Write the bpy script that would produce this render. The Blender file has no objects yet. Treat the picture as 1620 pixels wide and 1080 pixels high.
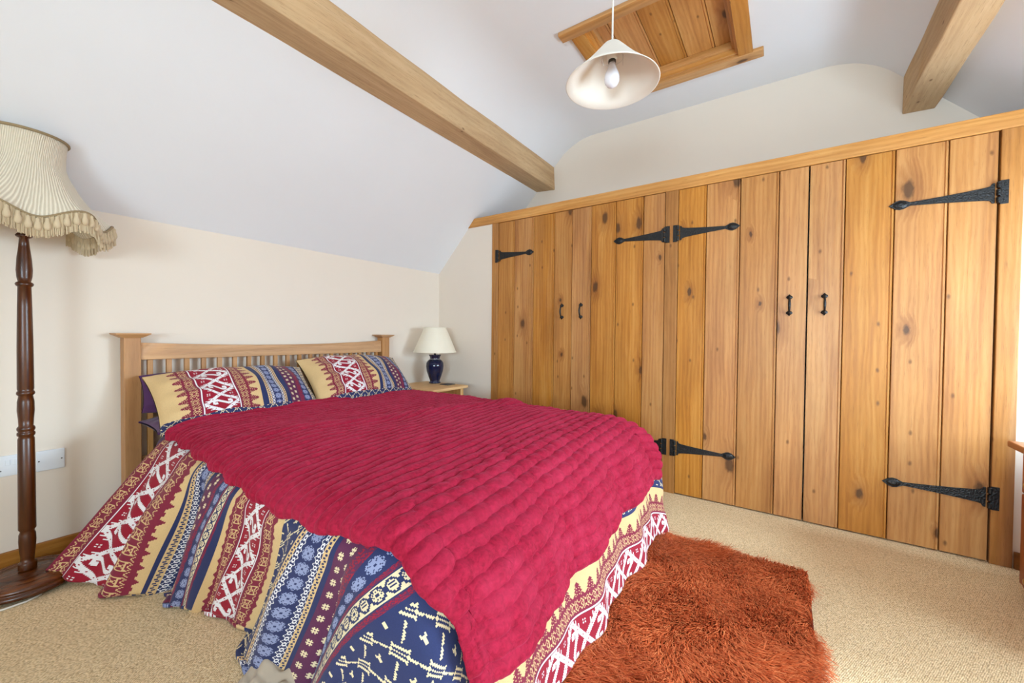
import bpy, math, random
import numpy as np
random.seed(7); RNG = np.random.default_rng(11)
SC = bpy.context.scene; COL = SC.collection
PI = math.pi

# ------------------------------------------------------------------ helpers
class MB:
    """collects vertices and faces, then links them as ONE mesh object"""
    def __init__(s): s.v=[]; s.f=[]; s.pid=[]; s.uv=None
    def add(s, vs, fs, pid=0.0):
        o=len(s.v); s.v+= [tuple(p) for p in vs]; s.f+= [tuple(i+o for i in f) for f in fs]; s.pid+=[pid]*len(vs); return s
    def box(s, x0,x1,y0,y1,z0,z1, pid=0.0):
        x0,x1=min(x0,x1),max(x0,x1); y0,y1=min(y0,y1),max(y0,y1); z0,z1=min(z0,z1),max(z0,z1)
        v=[(x0,y0,z0),(x1,y0,z0),(x1,y1,z0),(x0,y1,z0),(x0,y0,z1),(x1,y0,z1),(x1,y1,z1),(x0,y1,z1)]
        return s.add(v,[(3,2,1,0),(4,5,6,7),(0,1,5,4),(1,2,6,5),(2,3,7,6),(3,0,4,7)],pid)
    def prism(s, outline, axis, a, b, pid=0.0):
        """closed outline of 2D points swept from a to b along axis ('x': outline is (y,z); 'y': (x,z); 'z': (x,y))"""
        n=len(outline)
        def P(p,t): return {'x':(t,p[0],p[1]),'y':(p[0],t,p[1]),'z':(p[0],p[1],t)}[axis]
        v=[P(p,a) for p in outline]+[P(p,b) for p in outline]
        f=[tuple(range(n))[::-1],tuple(range(n,2*n))]+[(i,(i+1)%n,n+(i+1)%n,n+i) for i in range(n)]
        return s.add(v,f,pid)
    def lathe(s, prof, c=(0,0,0), seg=48, pid=0.0, caps=True):
        v=[];f=[]; n=len(prof)
        for r,z in prof:
            for k in range(seg):
                t=2*PI*k/seg; v.append((c[0]+r*math.cos(t),c[1]+r*math.sin(t),c[2]+z))
        for i in range(n-1):
            for k in range(seg):
                k2=(k+1)%seg; f.append((i*seg+k,i*seg+k2,(i+1)*seg+k2,(i+1)*seg+k))
        if caps:
            f.append(tuple(range(seg))[::-1]); f.append(tuple(range((n-1)*seg,n*seg)))
        return s.add(v,f,pid)
    def tube(s, path, r, seg=10, pid=0.0):
        P=[np.array(p,float) for p in path]; v=[];f=[]; n=len(P)
        rr = r if hasattr(r,'__len__') else [r]*n
        up=np.array((0.31,0.17,0.93)); 
        for i in range(n):
            t=P[min(i+1,n-1)]-P[max(i-1,0)]; t/= np.linalg.norm(t)+1e-9
            a=np.cross(t,up); 
            if np.linalg.norm(a)<.05: a=np.cross(t,(1,0,0))
            a/=np.linalg.norm(a); b=np.cross(t,a)
            for k in range(seg):
                w=2*PI*k/seg; q=P[i]+rr[i]*(a*math.cos(w)+b*math.sin(w)); v.append(tuple(q))
        for i in range(n-1):
            for k in range(seg):
                k2=(k+1)%seg; f.append((i*seg+k,i*seg+k2,(i+1)*seg+k2,(i+1)*seg+k))
        f.append(tuple(range(seg))[::-1]); f.append(tuple(range((n-1)*seg,n*seg)))
        return s.add(v,f,pid)

def obj(name, mb, mat, parent=None, smooth=False, bevel=0.0, bseg=2, subd=0, solid=None, at=None):
    base = parent['base'] if (parent is not None and 'base' in parent) else (0,0,0)
    if at is not None: base=at
    me=bpy.data.meshes.new(name)
    V=np.array(mb.v,dtype=float)-np.array(base,dtype=float)
    me.from_pydata(V.tolist(),[],mb.f); me.update()
    at_=me.attributes.new('pid','FLOAT','POINT'); at_.data.foreach_set('value',np.array(mb.pid,dtype=np.float32))
    if mb.uv is not None:
        uvl=me.uv_layers.new(name='UVMap'); li=np.zeros(len(me.loops),dtype=np.int32); me.loops.foreach_get('vertex_index',li)
        uvl.data.foreach_set('uv',np.array(mb.uv,dtype=np.float32)[li].ravel())
    import bmesh
    bm=bmesh.new(); bm.from_mesh(me); bmesh.ops.recalc_face_normals(bm,faces=bm.faces); bm.to_mesh(me); bm.free()
    o=bpy.data.objects.new(name,me); COL.objects.link(o)
    if mat: me.materials.append(mat)
    if smooth: me.polygons.foreach_set('use_smooth',[True]*len(me.polygons))
    if parent is not None: o.parent=parent
    else: o.location=base
    if parent is not None: o['base']=list(base)
    if solid:
        m=o.modifiers.new('thick','SOLIDIFY'); m.thickness=solid; m.offset=-1
    if subd:
        m=o.modifiers.new('sub','SUBSURF'); m.levels=subd; m.render_levels=subd
    if bevel>0:
        m=o.modifiers.new('bev','BEVEL'); m.width=bevel; m.segments=bseg; m.limit_method='ANGLE'; m.angle_limit=math.radians(40)
        m.harden_normals=False
    return o
def grid(name, X, Y, Z, mat, parent=None, uv=None, pid=None, closed=False, base=None, solid=None, subd=0):
    """smooth grid surface from 2D arrays"""
    n,m=X.shape
    b=np.array(parent['base'] if parent is not None else (base or (0,0,0)),float)
    V=np.stack([X-b[0],Y-b[1],Z-b[2]],-1).reshape(-1,3)
    i,j=np.meshgrid(np.arange(n-1),np.arange(m if closed else m-1),indexing='ij')
    j2=(j+1)%m
    F=np.stack([i*m+j,(i+1)*m+j,(i+1)*m+j2,i*m+j2],-1).reshape(-1,4)
    me=bpy.data.meshes.new(name)
    me.vertices.add(len(V)); me.vertices.foreach_set('co',V.astype(np.float32).ravel())
    me.loops.add(F.size); me.loops.foreach_set('vertex_index',F.astype(np.int32).ravel())
    me.polygons.add(len(F)); me.polygons.foreach_set('loop_start',np.arange(0,F.size,4,dtype=np.int32))
    me.update(calc_edges=True); me.validate()
    if uv is not None:
        uvl=me.uv_layers.new(name='UVMap'); uvl.data.foreach_set('uv',uv.reshape(-1,2)[F.ravel()].astype(np.float32).ravel())
    me.polygons.foreach_set('use_smooth',np.ones(len(me.polygons),dtype=bool))
    o=bpy.data.objects.new(name,me); COL.objects.link(o); me.materials.append(mat)
    if parent is not None: o.parent=parent; o['base']=list(b)
    else: o.location=tuple(b)
    if solid:
        md=o.modifiers.new('thick','SOLIDIFY'); md.thickness=solid; md.offset=-1
    if subd:
        md=o.modifiers.new('sub','SUBSURF'); md.levels=subd; md.render_levels=subd
    return o
def tag(o,label,cat,group=None):
    o['label']=label; o['category']=cat
    if group: o['group']=group
    return o
def thing(name,base,label,cat,group=None):
    o=bpy.data.objects.new(name,None); COL.objects.link(o); o.location=base; o.empty_display_size=.1
    o['base']=list(base); return tag(o,label,cat,group)
def struct(name, mb, mat, **k):
    o=obj(name,mb,mat,**k); o['kind']='structure'; return o
def sub(name, mb, mat, parent, **k):           # a sub-part: same base as its part
    return obj(name,mb,mat,parent,**k)

# ------------------------------------------------------------------ materials
def lin(r,g,b):
    f=lambda c:(c/255/12.92) if c/255<=.04045 else ((c/255+.055)/1.055)**2.4
    return (f(r),f(g),f(b),1.0)
class NT:
    def __init__(s,name):
        s.m=bpy.data.materials.new(name); s.m.use_nodes=True; s.t=s.m.node_tree; s.t.nodes.clear()
        s.out=s.t.nodes.new('ShaderNodeOutputMaterial'); s.b=s.t.nodes.new('ShaderNodeBsdfPrincipled'); s.t.links.new(s.b.outputs[0],s.out.inputs[0])
    def n(s,typ,**k):
        nd=s.t.nodes.new(typ)
        for a,v in k.items(): setattr(nd,a,v)
        return nd
    def set(s,sock,v):
        if hasattr(v,'is_output') or isinstance(v,bpy.types.NodeSocket): s.t.links.new(v,sock)
        else: sock.default_value=v
    def math(s,op,a,b=None,c=None,clamp=False):
        nd=s.n('ShaderNodeMath',operation=op); nd.use_clamp=clamp; s.set(nd.inputs[0],a)
        if b is not None: s.set(nd.inputs[1],b)
        if c is not None: s.set(nd.inputs[2],c)
        return nd.outputs[0]
    def mix(s,f,a,b,blend='MIX'):
        nd=s.n('ShaderNodeMix',data_type='RGBA',blend_type=blend); s.set(nd.inputs[0],f); s.set(nd.inputs[6],a); s.set(nd.inputs[7],b); return nd.outputs[2]
    def coord(s,which='Object'): return s.n('ShaderNodeTexCoord').outputs[which]
    def mapping(s,v,loc=(0,0,0),rot=(0,0,0),scale=(1,1,1)):
        nd=s.n('ShaderNodeMapping'); s.set(nd.inputs[0],v); nd.inputs[1].default_value=loc; nd.inputs[2].default_value=rot; nd.inputs[3].default_value=scale; return nd.outputs[0]
    def noise(s,v,scale,detail=4,rough=.5,dist=0,out=0):
        nd=s.n('ShaderNodeTexNoise'); s.set(nd.inputs['Vector'],v); nd.inputs['Scale'].default_value=scale; nd.inputs['Detail'].default_value=detail
        nd.inputs['Roughness'].default_value=rough; nd.inputs['Distortion'].default_value=dist; return nd.outputs[out]
    def ramp(s,f,stops,interp='LINEAR'):
        nd=s.n('ShaderNodeValToRGB'); s.set(nd.inputs[0],f); cr=nd.color_ramp; cr.interpolation=interp
        while len(cr.elements)<len(stops): cr.elements.new(1.0)
        for i,(p,c) in enumerate(stops):
            cr.elements[i].position=p; cr.elements[i].color=c if hasattr(c,'__len__') else (c,c,c,1)
        return nd.outputs[0]
    def maprange(s,v,a,b,c,d):
        nd=s.n('ShaderNodeMapRange'); s.set(nd.inputs[0],v)
        for i,x in enumerate((a,b,c,d)): nd.inputs[i+1].default_value=x
        return nd.outputs[0]
    def bump(s,h,strength=.2,dist=.01):
        nd=s.n('ShaderNodeBump'); nd.inputs['Strength'].default_value=strength; nd.inputs['Distance'].default_value=dist; s.set(nd.inputs['Height'],h)
        s.t.links.new(nd.outputs[0],s.b.inputs['Normal']); return nd
    def base(s,c,rough=.5,spec=.5):
        s.set(s.b.inputs['Base Color'],c); s.set(s.b.inputs['Roughness'],rough); s.b.inputs['Specular IOR Level'].default_value=spec; return s
def plain(name,rgb,rough=.5,spec=.5,metal=0,noise=0,nscale=40):
    t=NT(name); c=lin(*rgb)
    if noise:
        nz=t.noise(t.coord(),nscale,3); cc=t.mix(nz,tuple(x*(1-noise) for x in c[:3])+(1,),tuple(min(1,x*(1+noise)) for x in c[:3])+(1,)); t.base(cc,rough,spec)
    else: t.base(c,rough,spec)
    t.b.inputs['Metallic'].default_value=metal; return t.m
def wood(name,dark,mid,light,axis='z',rough=.42,knots=.5,figure=1.0,pore=.35,spec=.4,hue=.11):
    t=NT(name); co=t.coord(); pid=t.n('ShaderNodeAttribute',attribute_name='pid').outputs['Fac']
    cx=t.n('ShaderNodeCombineXYZ'); t.set(cx.inputs[0],t.math('MULTIPLY',pid,3.713)); t.set(cx.inputs[1],t.math('MULTIPLY',pid,7.137)); t.set(cx.inputs[2],t.math('MULTIPLY',pid,5.391))
    va=t.n('ShaderNodeVectorMath',operation='ADD'); t.set(va.inputs[0],co); t.set(va.inputs[1],cx.outputs[0]); p=va.outputs[0]
    ai='xyz'.index(axis)
    def sc(cross,along): v=[cross]*3; v[ai]=along; return tuple(v)
    # knots run through the board, so they are laid out across and along its face
    ps=t.n('ShaderNodeSeparateXYZ'); t.set(ps.inputs[0],p); cr_=[ps.outputs[k] for k in range(3) if k!=ai]
    def face(cross,along,off):
        c2=t.n('ShaderNodeCombineXYZ'); t.set(c2.inputs[0],t.math('MULTIPLY_ADD',t.math('ADD',cr_[0],cr_[1]),cross,off)); t.set(c2.inputs[1],t.math('MULTIPLY_ADD',ps.outputs[ai],along,off*1.7)); return c2.outputs[0]
    vor=t.n('ShaderNodeTexVoronoi',feature='F1',voronoi_dimensions='2D'); t.set(vor.inputs['Vector'],face(4.6,2.3,.13)); vor.inputs['Scale'].default_value=1.0
    d=t.math('ADD',vor.outputs['Distance'],t.math('MULTIPLY',t.math('SUBTRACT',t.noise(t.mapping(p,scale=sc(1,.45)),30,4,.65),.5),.14)); sep=t.n('ShaderNodeSeparateColor'); t.set(sep.inputs[0],vor.outputs['Color'])
    on=t.math('GREATER_THAN',sep.outputs[0],1-knots)
    sz=t.maprange(sep.outputs[1],0,1,.035,.13)
    rel=t.math('DIVIDE',d,sz)
    kcore=t.math('MULTIPLY',t.maprange(rel,.55,1.0,1,0),on)
    khalo=t.math('MULTIPLY',t.maprange(rel,.7,3.0,1,0),on)
    v2=t.n('ShaderNodeTexVoronoi',feature='F1',voronoi_dimensions='2D'); t.set(v2.inputs['Vector'],face(9.5,5.2,.71)); v2.inputs['Scale'].default_value=1.0
    sp2=t.n('ShaderNodeSeparateColor'); t.set(sp2.inputs[0],v2.outputs['Color'])
    pk=t.math('MULTIPLY',t.maprange(t.math('ADD',v2.outputs['Distance'],t.math('MULTIPLY',t.math('SUBTRACT',t.noise(p,70,3),.5),.05)),.025,.085,1,0),t.math('GREATER_THAN',sp2.outputs[0],1-knots*.55))
    bend=t.math('MULTIPLY',khalo,.022)
    cb=t.n('ShaderNodeCombineXYZ')
    for k in range(3):
        if k!=ai: t.set(cb.inputs[k],bend)
    vb=t.n('ShaderNodeVectorMath',operation='ADD'); t.set(vb.inputs[0],p); t.set(vb.inputs[1],cb.outputs[0]); q=vb.outputs[0]
    n1=t.noise(t.mapping(q,scale=sc(7,.55)),1.6,5,.55,1.2)
    n2=t.noise(t.mapping(q,scale=sc(60,2.2)),1.0,4,.6,.4)
    wv=t.n('ShaderNodeTexWave',wave_type='RINGS',rings_direction='XYZ'[ai]); t.set(wv.inputs['Vector'],t.mapping(q,loc=(.31,.17,.23),scale=sc(1.0,.11)))
    wv.inputs['Scale'].default_value=16; wv.inputs['Distortion'].default_value=7.0; wv.inputs['Detail'].default_value=3; wv.inputs['Detail Scale'].default_value=1.4
    fig=t.math('ADD',t.math('MULTIPLY',n1,.62),t.math('ADD',t.math('MULTIPLY',n2,.22),t.math('MULTIPLY',wv.outputs[1],.10*figure)))
    c=t.ramp(fig,[(.22,lin(*dark)),(.47,lin(*mid)),(.74,lin(*light))])
    blot=t.noise(t.mapping(p,scale=sc(3,1.0)),1.7,3,.55)
    wn=t.n('ShaderNodeTexWhiteNoise',noise_dimensions='1D'); t.set(wn.inputs['W'],t.math('ADD',pid,.137)); 
    bright=t.math('ADD',t.maprange(wn.outputs[0],0,1,1-hue,1+hue),t.maprange(blot,.3,.7,-.10,.10))
    hsv=t.n('ShaderNodeHueSaturation'); t.set(hsv.inputs['Value'],bright); t.set(hsv.inputs['Color'],c); 
    sep2=t.n('ShaderNodeSeparateColor'); t.set(sep2.inputs[0],wn.outputs[1]); t.set(hsv.inputs['Saturation'],t.maprange(sep2.outputs[1],0,1,.92,1.08)); c=hsv.outputs[0]
    c=t.mix(t.math('MULTIPLY',khalo,.42),c,lin(dark[0]*.78,dark[1]*.66,dark[2]*.55))
    c=t.mix(t.math('MULTIPLY',kcore,.80),c,lin(64,40,20)); c=t.mix(t.math('MULTIPLY',pk,.7),c,lin(92,56,26))
    po=t.noise(t.mapping(p,scale=sc(420,16)),1.0,2,.5)
    pm=t.maprange(po,.60,.72,0,1)
    c=t.mix(t.math('MULTIPLY',pm,pore),c,lin(dark[0]*.72,dark[1]*.62,dark[2]*.5))
    t.base(c,t.math('ADD',rough,t.math('MULTIPLY',n2,.12)),spec)
    t.bump(t.math('ADD',t.math('MULTIPLY',n2,.5),t.math('MULTIPLY',pm,-.35)),.12,.002)
    return t.m
OAK=((148,87,36),(186,125,60),(208,153,86))
M={}
M['door']=wood('oak_boards',*OAK,axis='z',knots=.50,rough=.38)
M['frame_z']=wood('oak_frame_upright',(138,90,48),(172,119,68),(194,145,92),axis='z',knots=.12)
M['frame_y']=wood('oak_frame_rail',(166,108,56),(198,142,82),(218,170,110),axis='y',knots=.05)
M['frame_x']=wood('oak_hatch_boards',(164,106,54),(192,134,74),(212,162,100),axis='x',knots=.30)
M['hatch_y']=wood('oak_hatch_rail',(164,112,62),(192,140,82),(210,162,104),axis='y',knots=.1)
M['beam']=wood('sawn_oak_beam',(172,136,98),(200,166,124),(216,186,146),axis='x',knots=.1,rough=.75,spec=.2,pore=.5,figure=.6,hue=.05)
M['bed_z']=wood('bed_oak_upright',(158,108,62),(186,134,82),(204,154,104),axis='z',knots=0,figure=.7)
M['bed_x']=wood('bed_oak_rail',(168,120,78),(198,152,106),(214,172,128),axis='x',knots=0,figure=.7)
M['pine_x']=wood('pale_pine',(196,146,88),(222,178,120),(236,198,146),axis='x',knots=.08,pore=.1)
M['pine_z']=wood('pale_pine_leg',(200,150,92),(224,182,124),(236,200,148),axis='z',knots=.0,pore=.1)
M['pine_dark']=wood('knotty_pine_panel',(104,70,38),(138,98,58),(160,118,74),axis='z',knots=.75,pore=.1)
M['skirt']=wood('oak_skirting',(128,80,36),(158,106,54),(182,130,74),axis='x',knots=.05)
M['skirt_y']=wood('oak_skirting_side',(108,66,34),(130,84,46),(150,102,60),axis='y',knots=.05)
M['mahog']=wood('dark_turned_wood',(44,20,9),(74,37,17),(112,62,28),axis='z',knots=0,rough=.25,spec=.55,pore=.4,figure=1.4)
M['mahog_b']=wood('dark_base_wood',(42,19,9),(80,40,18),(124,70,32),axis='x',knots=0,rough=.22,spec=.6,pore=.4,figure=1.2)
M['chest']=wood('orange_pine',(120,54,14),(152,76,24),(176,98,38),axis='z',knots=.05,pore=.1,rough=.3)
M['chest_x']=wood('orange_pine_top',(126,66,24),(160,92,40),(182,114,58),axis='x',knots=.05,pore=.1,rough=.3)
def iron():
    t=NT('black_hammered_iron'); n=t.noise(t.coord(),150,2); t.base(lin(26,26,27),.38,.6); t.b.inputs['Metallic'].default_value=.35; t.bump(n,.6,.004); return t.m
M['iron']=iron()
M['brass']=plain('brass',(196,164,100),.3,.5,.9)
def plaster(name,rgb):
    t=NT(name); n=t.noise(t.coord(),2.1,5,.6); n2=t.noise(t.coord(),90,3)
    c=lin(*rgb); t.base(t.mix(n,tuple(x*.965 for x in c[:3])+(1,),tuple(min(1,x*1.02) for x in c[:3])+(1,)),.85,.25)
    t.bump(t.math('ADD',t.math('MULTIPLY',n,.6),t.math('MULTIPLY',n2,.06)),.15,.02); return t.m
M['wall']=plaster('cream_plaster',(232,220,206)); M['ceil']=plaster('white_plaster',(230,230,233))
def carpet():
    t=NT('beige_loop_carpet'); co=t.coord()
    nw=t.noise(co,22,3,.6,out=1)
    mv=t.n('ShaderNodeVectorMath',operation='MULTIPLY_ADD'); t.set(mv.inputs[0],nw); mv.inputs[1].default_value=(.006,.006,0); t.set(mv.inputs[2],co)
    v=t.n('ShaderNodeTexVoronoi',feature='F1'); t.set(v.inputs['Vector'],t.mapping(mv.outputs[0],rot=(0,0,.62),scale=(150,250,1))); v.inputs['Scale'].default_value=1; v.inputs['Randomness'].default_value=.45
    d=v.outputs['Distance']; sepc=t.n('ShaderNodeSeparateColor'); t.set(sepc.inputs[0],v.outputs['Color'])
    n=t.noise(co,3,4,.6)
    c=t.mix(sepc.outputs[0],lin(230,202,158),lin(248,226,186)); c=t.mix(t.maprange(n,.3,.7,0,.35),c,lin(222,192,150))
    c=t.mix(t.maprange(d,.42,.68,0,.7),c,lin(140,108,76))
    t.base(c,.95,.1); t.bump(t.maprange(d,0,.7,1,0),.55,.004); return t.m
M['carpet']=carpet()
def cloth(name,rgb,rough=.85,sheen=.2,nscale=300,var=.08):
    t=NT(name); c=lin(*rgb); n=t.noise(t.coord(),nscale,2); n2=t.noise(t.coord(),6,3)
    t.base(t.mix(n2,tuple(x*(1-var) for x in c[:3])+(1,),tuple(min(1,x*(1+var)) for x in c[:3])+(1,)),rough,.2)
    t.b.inputs['Sheen Weight'].default_value=sheen; t.bump(n,.15,.002); return t.m
M['purple']=cloth('purple_cotton',(84,50,92))
M['white_plastic']=plain('white_plastic',(226,230,236),.35); M['screw']=plain('screw_steel',(110,112,118),.3,.5,.8)
M['cable']=plain('white_flex',(220,216,208),.5)
M['shade_white']=cloth('cream_card_shade',(232,226,216),.8,.05)
M['navy_glaze']=plain('navy_glaze',(18,26,58),.08,.6,0,.25,12)
M['shade_cream']=cloth('ivory_pleated_shade',(238,230,210),.8,.05)
M['bulb']=plain('opal_bulb',(232,232,240),.18); M['lampholder']=plain('white_lampholder',(225,220,214),.4)
M['dark_metal']=plain('dark_metal',(70,66,60),.35,.5,.7); M['steel']=plain('pale_wire',(205,200,194),.35,.5,.3)
M['coaster']=plain('dark_slate',(58,58,62),.5)
M['braid']=cloth('gold_braid',(150,130,98),.8,.1,500,.25); M['fringe']=cloth('gold_fringe',(204,184,152),.75,.2,400,.18)

# ---------------------------------------------------------------- patterned cotton: woven motifs as node logic
def S(rows): return rows
def art_crimson():
    R,C=30,30; g=np.zeros((R,C),int)
    for r in range(R):
        for c in range(C):
            for s in (1,-1):
                q=((r-s*c+15)%30)-15
                if abs(q) in(1,2) or (q==0 and c%5!=2): g[r,c]=1
                # barbs along the outer side of each arm
                if 2<=q*(1 if r>15 else -1)<=5 and c%3==0 and not (11<c<19): g[r,c]=1
    for r in range(R):
        for c in range(C):
            cc=((c+15)%30)-15; rr=r-15
            if abs(cc)+abs(rr)<=11: g[r,c]=0
    pts=[(0,0),(1,-1),(2,-2),(3,-3),(4,-4),(5,-4),(6,-4),(7,-3),(8,-2),(8,-1),(8,0),(7,1),(6,1),(5,1)]
    for r,c in pts:
        for s in (1,-1):
            for e in (-1,0,1,2):
                g[15+s*r,(s*c+e)%C]=1
    for r,c in((3,14),(3,16),(5,14),(5,16),(24,14),(24,16),(26,14),(26,16)): g[r,c]=1
    return g
def art_maroon():
    R,C=30,16; g=np.zeros((R,C),int)
    W=[0,1,2,1,2,3,2,3,4,3,4,5,6,7]
    for r in range(R):
        for c in range(C):
            a=abs(c-7.5)
            if r<14:
                w=W[r]
                g[r,c]=1 if a<=w+.5 else 0
                if r in(5,8,11) and abs(a-1.5)<.6: g[r,c]=0
                if r in(10,12) and abs(a-3.5)<.6: g[r,c]=0
            else:
                k=(r-14)%16; h=min(k,15-k); m=min(2.5+h*.8,6.6)
                ring=abs(a-m)<1.0 or k in(0,1,14,15)
                inner=a<m-1.9 and not(abs((a+h)%4-1.5)<.6)
                outer=a>m+1.9 and h>1
                g[r,c]=1 if(ring or inner or outer) else 0
    return g
def art_hex():
    R,C=24,16; g=np.zeros((R,C),int)
    for r in range(R):
        for c in range(C):
            a=abs(c-7.5)
            if r<4: g[r,c]=1 if (a<=r+.5 and r<3) or (a>=7.5-r*.8 and r>1) or r==3 else 0
            else:
                k=(r-4)%20; h=min(k,19-k); m=min(2.0+h*.75,6.4)
                ring=abs(a-m)<1.2 or k in(0,1,18,19)
                inner=a<m-1.9 and not(abs((a*1.0+h)%4-1.5)<.6) and not(h==7)
                outer=a>m+1.9
                g[r,c]=1 if(ring or inner or outer) else 0
    return g
def art_line():
    return np.array([[0],[1],[1],[0]])
def art_chain():
    return np.array([list(map(int,x)) for x in("000000","011000","011011","000011","000000")])
def art_diamond():
    return np.array([list(map(int,x)) for x in("10000001","01000010","00111100","01100110","01100110","00111100","01000010","10000001")])
def art_flower():
    R=16; g=np.zeros((R,R),int)
    for r in range(R):
        for c in range(R):
            y,x=r-7.5,c-7.5; d=math.hypot(x,y); a=math.atan2(y,x)
            if d<7.2*(.80+.2*abs(math.cos(4*a))) and not(abs(math.sin(4*a))<.42 and 2.2<d<6.2) and d>1.0: g[r,c]=1
    return g
def art_cross():
    return np.array([list(map(int,x)) for x in("000000000000","000110011000","011111111110","011100001110","000110011000","000110011000","011100001110","011111111110","000110011000","000000000000")])
def art_cross2():
    a=np.array([list(map(int,x)) for x in("000000000000","000110110000","001101111000","001111011000","000110110000","000000000000")])
    a=np.array([list(map(int,x)) for x in("0000000000","0001010000","0011111000","0001010000","0011111000","0001010000","0000000000")])
    z=np.zeros((1,10),int); b=np.roll(a,5,axis=1)
    return np.vstack([z,z,a,z,z,b,z,z])
def art_speck():
    return (np.random.default_rng(3).random((8,16))>.62).astype(int)
def art_scroll():
    R,C=14,24; g=np.zeros((R,C),int)
    for r in range(R):
        for c in range(C):
            y=(r-6.5); x=((c+12)%24)-12
            d=math.hypot(x/1.25,y)
            if abs(d-4.6)<.8 or d<1.2 or (abs(d-2.8)<.5 and (r+c)%2==0): g[r,c]=1
            d2=math.hypot((abs(x)-12)/1.1,y)
            if abs(d2-4.3)<.7 or (d2<2.5 and (r%2)): g[r,c]=1
    g[0,:]=1; g[-1,:]=1
    return g
def art_lattice():
    R,C=30,30; g=np.zeros((R,C),int)
    for r in range(R):
        for c in range(C):
            for s in(1,-1):
                q=((r-s*c+15)%30)-15
                if q in(0,1) and not(q==1 and r%4==3): g[r,c]=1
    for (r0,c0) in((15,15),(0,0)):
        for dr in range(-6,7):
            for dc in range(-6,7):
                u,v=dr+dc,dr-dc
                if abs(u)<=7 and abs(v)<=7:
                    g[(r0+dr)%30,(c0+dc)%30]=1 if (abs(v) in(3,4,0) or abs(u)==7) else 0
    for (r0,c0) in((15,0),(0,15)):
        for dr,dc in((0,0),(0,1),(1,0),(1,1),(-1,0),(-1,1),(-1,2),(-1,-1),(2,0),(2,1),(-2,2),(-2,-1)):
            g[(r0+dr)%30,(c0+dc)%30]=1
    return g
TAN=lin(216,182,130); CREAM=lin(228,210,170); CRIM=lin(150,20,44); MAR=lin(128,34,58); WHITE=lin(232,228,230)
NAVY=lin(40,49,92); GREYB=lin(140,148,184); PURP=lin(92,38,74)
TYPES={ # base, motif colour, art, metres per column
 'tan':(TAN,None,None,0),'navy':(NAVY,None,None,0),'mar':(TAN,MAR,art_maroon(),.0034),'line':(MAR,WHITE,art_line(),.01),'hex':(TAN,MAR,art_hex(),.0038),
 'crim':(CRIM,WHITE,art_crimson(),.0042),'chain':(TAN,NAVY,art_chain(),.003),'dia':(NAVY,WHITE,art_diamond(),.0026),
 'flow':(NAVY,GREYB,art_flower(),.003),'cross':(PURP,CREAM,art_cross2(),.0042),'speck':(PURP,lin(150,24,52),art_speck(),.003),
 'scroll':(CREAM,NAVY,art_scroll(),.0028),'latt':(NAVY,CREAM,art_lattice(),.0031)}
def fabric(name,bands,border=None,cscale=1.0):
    """bands: list of (start, width, type, flip) across v; motifs repeat along u"""
    t=NT(name); uv=t.n('ShaderNodeUVMap',uv_map='UVMap').outputs[0]
    sp=t.n('ShaderNodeSeparateXYZ'); t.set(sp.inputs[0],uv); U,V=sp.outputs[0],sp.outputs[1]
    def bit(art,f,u,pitch):
        R,C=art.shape
        rows=[]
        for r in range(R):
            lo=sum(int(art[r,c])<<c for c in range(min(16,C))); hi=sum(int(art[r,c])<<(c-16) for c in range(16,C))
            if not rows or rows[-1][1:]!=(lo,hi): rows.append(((r+.02)/R if r else 0.0,lo,hi))
        while len(rows)>32: rows.pop()
        rc=t.ramp(f,[(p,(lo/65536.,hi/65536.,0,1)) for p,lo,hi in rows],'CONSTANT')
        sc=t.n('ShaderNodeSeparateColor'); t.set(sc.inputs[0],rc)
        col=t.math('FLOOR',t.math('MULTIPLY',t.math('FRACT',t.math('MULTIPLY',u,1/(pitch*C*cscale))),C))
        if C>16:
            h=t.math('GREATER_THAN',col,15.5)
            m=t.math('ADD',t.math('MULTIPLY',sc.outputs[1],h),t.math('MULTIPLY',sc.outputs[0],t.math('SUBTRACT',1.0,h)))
            col=t.math('SUBTRACT',col,t.math('MULTIPLY',h,16.0))
        else: m=sc.outputs[0]
        m=t.math('ADD',t.math('MULTIPLY',m,65536.),.5)
        return t.math('GREATER_THAN',t.math('MODULO',t.math('FLOOR',t.math('DIVIDE',m,t.math('POWER',2.0,col))),2.0),.5)
    cur=NAVY
    kinds=[]
    for b in bands:
        if b[2] not in kinds: kinds.append(b[2])
    for k in kinds:
        base,mc,art,pitch=TYPES[k]; F=None; I=None
        for s,w,kk,fl in bands:
            if kk!=k: continue
            g=t.math('MULTIPLY_ADD',V,(-1 if fl else 1)/w,((s+w)/w if fl else -s/w))
            ins=t.math('COMPARE',g,.5,.5)
            F=t.math('MULTIPLY',g,ins) if F is None else t.math('MULTIPLY_ADD',g,ins,F)
            I=ins if I is None else t.math('MAXIMUM',I,ins)
        c=base if art is None else t.mix(bit(art,F,U,pitch),base,mc)
        cur=t.mix(I,cur,c)
    if border:   # a lattice border strip along low u
        w=border; f=t.math('MULTIPLY',U,1/w); ins=t.math('LESS_THAN',U,w)
        cur=t.mix(ins,cur,t.mix(bit(art_lattice(),f,V,.0026),NAVY,CREAM))
    co=t.coord(); n=t.noise(co,420,2); n2=t.noise(co,9,3)
    cur=t.mix(t.maprange(n,.35,.65,0,.12),cur,lin(20,18,24))
    t.base(cur,.75,.25); t.b.inputs['Sheen Weight'].default_value=.08
    t.bump(t.math('ADD',t.math('MULTIPLY',n,.25),t.math('MULTIPLY',n2,1.0)),.25,.006); return t.m
def seq(start,items):
    out=[];s=start
    for it in items:
        k,w=it[0],it[1]; out.append((s,w,k,len(it)>2)); s+=w
    return out,s

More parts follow.
